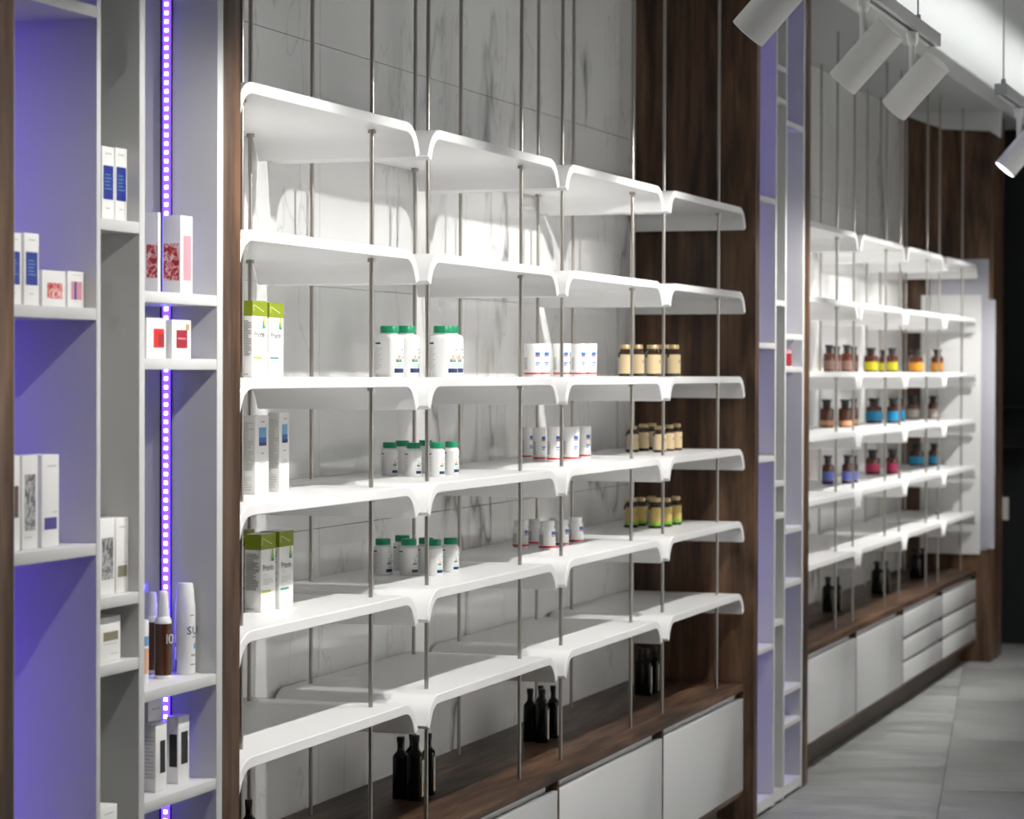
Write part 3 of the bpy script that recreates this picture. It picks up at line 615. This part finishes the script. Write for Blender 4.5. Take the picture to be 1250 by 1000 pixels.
# dark bottles with gold caps
G = 'gold-capped dark bottles'
gl = gold_bottle(CREAM, None); gy = gold_bottle(YELL, LEAF)
for i, (xc, w_, X) in enumerate([(763, 17.5, -2.06), (778, 17, -2.10), (797, 19.5, -2.02), (810, 17, -2.07), (822.5, 16, -2.03)]):
    bottle('go', gl, xc, 457.5, w_, 38.5, R3, f'dark bottle with gold cap and cream label, third tray, {ORD[i]} from left', G, X=X)
for i, (xc, yb, w_, h) in enumerate([(771.5, 552, 15.5, 31.5), (785, 550.5, 14.5, 32.5), (796, 549, 14, 32), (805, 552.5, 16.5, 32), (816, 551, 14, 32), (826, 550, 13, 32.5)]):
    bottle('go', gl, xc, yb, w_, h, R4, f'dark bottle with gold cap and cream label, fourth tray, {ORD[i]} from left', G)
for i, (xc, yb, w_, h) in enumerate([(770, 644.5, 18, 36), (782, 642.5, 15, 34.5), (795, 640.5, 14, 34), (800, 645.5, 18, 37), (813, 643.5, 15, 35), (825, 641, 13.5, 34.5)]):
    bottle('go', gy, xc, yb, w_, h, R5, f'dark bottle with gold cap and green-edged yellow label, fifth tray, {ORD[i]} from left', G)
# black square bottles on the worktops
G = 'black square bottles on the worktops'
def blk(xc, yb, w_, h, z, label): 
    P, r, s = place(xc, yb, w_, z)
    t = bottle('bb', black_bottle, xc, yb, w_*0.92, h, z, label, G, X=None); t.rotation_euler = (0, 0, -math.pi/2+0.15)
for i, (xc, yb, w_, h) in enumerate([(303.5, 1062, 19, 84), (489, 976, 19, 75), (503.5, 967, 18, 70), (507, 978.5, 20, 79), (523, 971.5, 16, 75)]):
    blk(xc, yb, w_, h, COUNT, ['black square bottle at the bottom left, only its neck in view', 'leftmost black square bottle under the first tray joint', 'black square bottle behind its three neighbours under the first tray joint',
        'front black square bottle with pale label under the first tray joint', 'rightmost black square bottle under the first tray joint'][i])
for i, (xc, yb, w_, h) in enumerate([(647, 906, 17, 64), (660, 899, 15, 61), (661.5, 907.5, 17.5, 65), (675, 902, 14, 64)]):
    blk(xc, yb, w_, h, COUNT, ['leftmost black square bottle under the second tray joint', 'black square bottle behind its neighbours under the second tray joint', 'front black square bottle under the second tray joint', 'rightmost black square bottle under the second tray joint'][i])
for i, (xc, yb, w_, h) in enumerate([(781, 849, 14, 57), (789, 850, 14, 57), (799, 846.5, 11, 57)]):
    blk(xc, yb, w_, h, COUNT, ['leftmost black square bottle by the walnut panel under the third tray joint', 'middle black square bottle under the third tray joint', 'rightmost black square bottle under the third tray joint'][i])
CF2 = COUNT+0.016
for i, (xc, yb, w_, h) in enumerate([(1010.5, 748, 15, 43), (1021.5, 747.5, 12, 43), (1070.5, 725, 15, 39), (1081, 724.5, 11, 39), (1117, 706, 14, 36), (1126, 705.5, 10, 36)]):
    blk(xc, yb, w_, h, CF2, f'black square bottle on the far worktop, {ORD[i]} from the left')
# apothecary bottles on the far shelving
fz = [ZC+ROWZ[k]+0.016 for k in range(6)]
def lm(n, c): return mat(n, c, 0.45)
TAUPE, YEL, ORG = lm('taupe_label', (0.19, 0.105, 0.08)), lm('bright_yellow_label', (0.50, 0.45, 0.008)), lm('orange_label', (0.62, 0.25, 0.012))
PEACH, CYAN, STONE = lm('peach_label', (0.62, 0.32, 0.16)), lm('cyan_label', (0.01, 0.25, 0.48)), lm('stone_label', (0.50, 0.42, 0.38))
PERI, ROSE, AZURE = lm('periwinkle_label', (0.17, 0.21, 0.62)), lm('rose_label', (0.55, 0.04, 0.13)), lm('azure_label', (0.02, 0.30, 0.52))
G = 'amber apothecary bottles on the far shelving'
for i, (xc, w_, h, X, m, n) in enumerate([(1012, 14, 33, -2.05, TAUPE, 'taupe'), (1021, 13, 31, -2.12, TAUPE, 'taupe'), (1033.5, 14, 33, -2.05, TAUPE, 'taupe'), (1042, 11.5, 31, -2.12, TAUPE, 'taupe'),
        (1063, 17, 29.5, -2.05, YEL, 'yellow'), (1078, 12, 27, -2.13, YEL, 'yellow'), (1088.5, 15, 29.5, -2.05, YEL, 'yellow'), (1118, 17.5, 28.5, -2.05, ORG, 'orange'), (1144, 15.5, 28.5, -2.05, ORG, 'orange')]):
    bottle('ap', apoth(m), xc, 453.5, w_, h, fz[2], f'amber apothecary bottle with {n} label on the far third tray, {ORD[i] if i < 8 else "last"} from the left', G, X=X)
for i, (xc, yb, w_, h, m, n, lo, hi) in enumerate([(1009, 522, 17.5, 34, PEACH, 'peach', 0.06, 0.24), (1031.5, 522, 17, 34, PEACH, 'peach', 0.06, 0.24), (1042, 520, 11.5, 33, PEACH, 'peach', 0.06, 0.24),
        (1066.5, 517, 20, 30.5, CYAN, 'cyan', 0.10, 0.48), (1090, 517, 16, 30.5, CYAN, 'cyan', 0.10, 0.48), (1099.5, 515, 11, 29, CYAN, 'cyan', 0.10, 0.48), (1114, 512, 16.5, 28.5, STONE, 'stone', 0.06, 0.42), (1139, 511.5, 15, 28, STONE, 'stone', 0.06, 0.42)]):
    bottle('ap', apoth(m, lo, hi), xc, yb, w_, h, fz[3], f'amber apothecary bottle with {n} label on the far fourth tray, {ORD[i]} from the left', G)
for i, (xc, yb, w_, h, m, n) in enumerate([(1010.5, 591.5, 15, 35, PERI, 'periwinkle'), (1034, 591, 13, 35, PERI, 'periwinkle'), (1042.5, 589.5, 10, 33, PERI, 'periwinkle'), (1065, 579.5, 18, 30, ROSE, 'rose'), (1089, 579, 15.5, 30, ROSE, 'rose'),
        (1119, 569.5, 18, 27.5, AZURE, 'azure'), (1140, 569, 14.5, 27.5, AZURE, 'azure')]):
    bottle('ap', apoth(m, 0.10, 0.44), xc, yb, w_, h, fz[4], f'amber apothecary bottle with {n} label on the far fifth tray, {ORD[i]} from the left', G)
# red carton in the far niche
carton(957, 959.5, 966, 448, 427, 'small red carton in the far niche', 'cartons in the far niches', [('red_panel', DKRED, [('x', 0, 1, 0.05, 0.78), ('y', 0, 1, 0.05, 0.78)]), ('pink_top', PINK, [('x', 0, 1, 0.80, 1)])], z=nz(2, 2), X=FX-0.02, dx=0.03, col=(FY[2][1], FY[3][0]))
# cosmetics on the third near shelf of the LED niche
z3 = nz(2, 3)
def pump(a):
    return [('body', MB().lathe([(a*0.98, 0), (a, 0.01), (a, 0.63), (a*0.96, 0.655)], 28).mesh(HDPE)),
            ('brown_sleeve', MB().arc(a*1.006, 0.035, 0.63, -180, 180, 40).mesh(BROWNP)),
            ('clear_edge', MB().arc(a*1.012, 0.0, 0.66, -78, -68, 3).mesh(PALELAB)),
            ('collar', MB().lathe([(a*0.98, 0.655), (a*0.86, 0.69), (a*0.70, 0.71)], 28).mesh(HDPE)),
            ('pump_head', MB().lathe([(a*0.74, 0.705), (a*0.69, 0.80), (a*0.60, 0.92), (a*0.55, 0.98), (a*0.46, 1.0)], 28).mesh(HDPE))]
t = bottle('pump', pump, 199, 829, 21, 106, z3, 'brown pump bottle numbered 10 with white top on the LED niche shelf', 'bottles on the LED niche shelf')
def wrap_text(t, s, m, size, z, a_deg, rr):
    o = link('lettering', text_mesh(s, m), t); a = math.radians(a_deg)
    o.location = (rr*math.cos(a), rr*math.sin(a), z); o.rotation_euler = (math.pi/2, 0, a+math.pi/2); o.scale = (size, size, size); return o
P_, r_, s_ = place(199, 829, 21, z3); H_ = 106*s_
wrap_text(t, '1', PALELAB, 0.024, 0.40*H_, 2, r_*1.03); wrap_text(t, '0', PALELAB, 0.024, 0.40*H_, 34, r_*1.03)
t2 = bottle('pump', pump, 186, 822, 17, 98, z3, 'second brown pump bottle, half hidden behind the first', 'bottles on the LED niche shelf')
def lotion(a):
    return [('body', MB().lathe([(a*0.97, 0), (a, 0.012), (a, 0.74), (a*0.97, 0.78)], 28).mesh(HDPE)),
            ('cap', MB().lathe([(a*0.95, 0.78), (a*0.92, 0.80), (a*0.84, 0.93), (a*0.80, 0.94), (a*0.78, 0.985), (a*0.70, 1.0)], 28).mesh(HDPE)),
            ('small_text', MB().arc(a*1.006, 0.20, 0.22, 35, 75).arc(a*1.006, 0.10, 0.115, 30, 75).arc(a*1.006, 0.64, 0.655, 30, 55).mesh(INKG)),
            ('blue_text', MB().arc(a*1.006, 0.28, 0.34, 55, 80).arc(a*1.006, 0.40, 0.415, 45, 75).mesh(SKYP)), ('navy_panel', MB().arc(a*1.006, 0.03, 0.16, -85, -55).arc(a*1.006, 0.30, 0.34, -85, -60).mesh(NAVY))]
t = bottle('lotion', lotion, 226, 824, 25, 111, z3, 'white lotion bottle lettered SU on the LED niche shelf', 'bottles on the LED niche shelf')
P_, r_, s_ = place(226, 824, 25, z3)
wrap_text(t, 'S', NAVY, 0.019, 0.44*111*s_, 8, r_*1.02); wrap_text(t, 'U', NAVY, 0.019, 0.44*111*s_, 40, r_*1.02)
def tube_(a):
    return [('body', MB().lathe([(a*0.97, 0), (a, 0.012), (a, 0.97), (a*0.94, 1.0)], 24).mesh(HDPE)), ('peach_panel', MB().arc(a*1.008, 0.16, 0.56, 0, 89).mesh(PEACHP)), ('blue_panel', MB().arc(a*1.008, 0.60, 0.75, 0, 89).mesh(SKYP))]
bottle('tube', tube_, 174, 836, 15, 78, z3, 'white tube with peach panel at the left end of the LED niche shelf', 'bottles on the LED niche shelf')
# clear acrylic stand behind the cosmetics
ACR = mat('clear_acrylic', (0.93, 0.93, 1.0), 0.03, trans=1.0, ior=1.3)
st = thing('acrylic_stand', 'clear acrylic display stand behind the cosmetics on the LED niche shelf', 'stand', (-1.985, 3.66, z3+0.0003))
link('back_sheet', bm(0, 0.002, 0, 0.20, 0, 0.152, ACR), st); link('foot_sheet', bm(0.0022, 0.02, 0, 0.20, 0, 0.002, ACR), st)
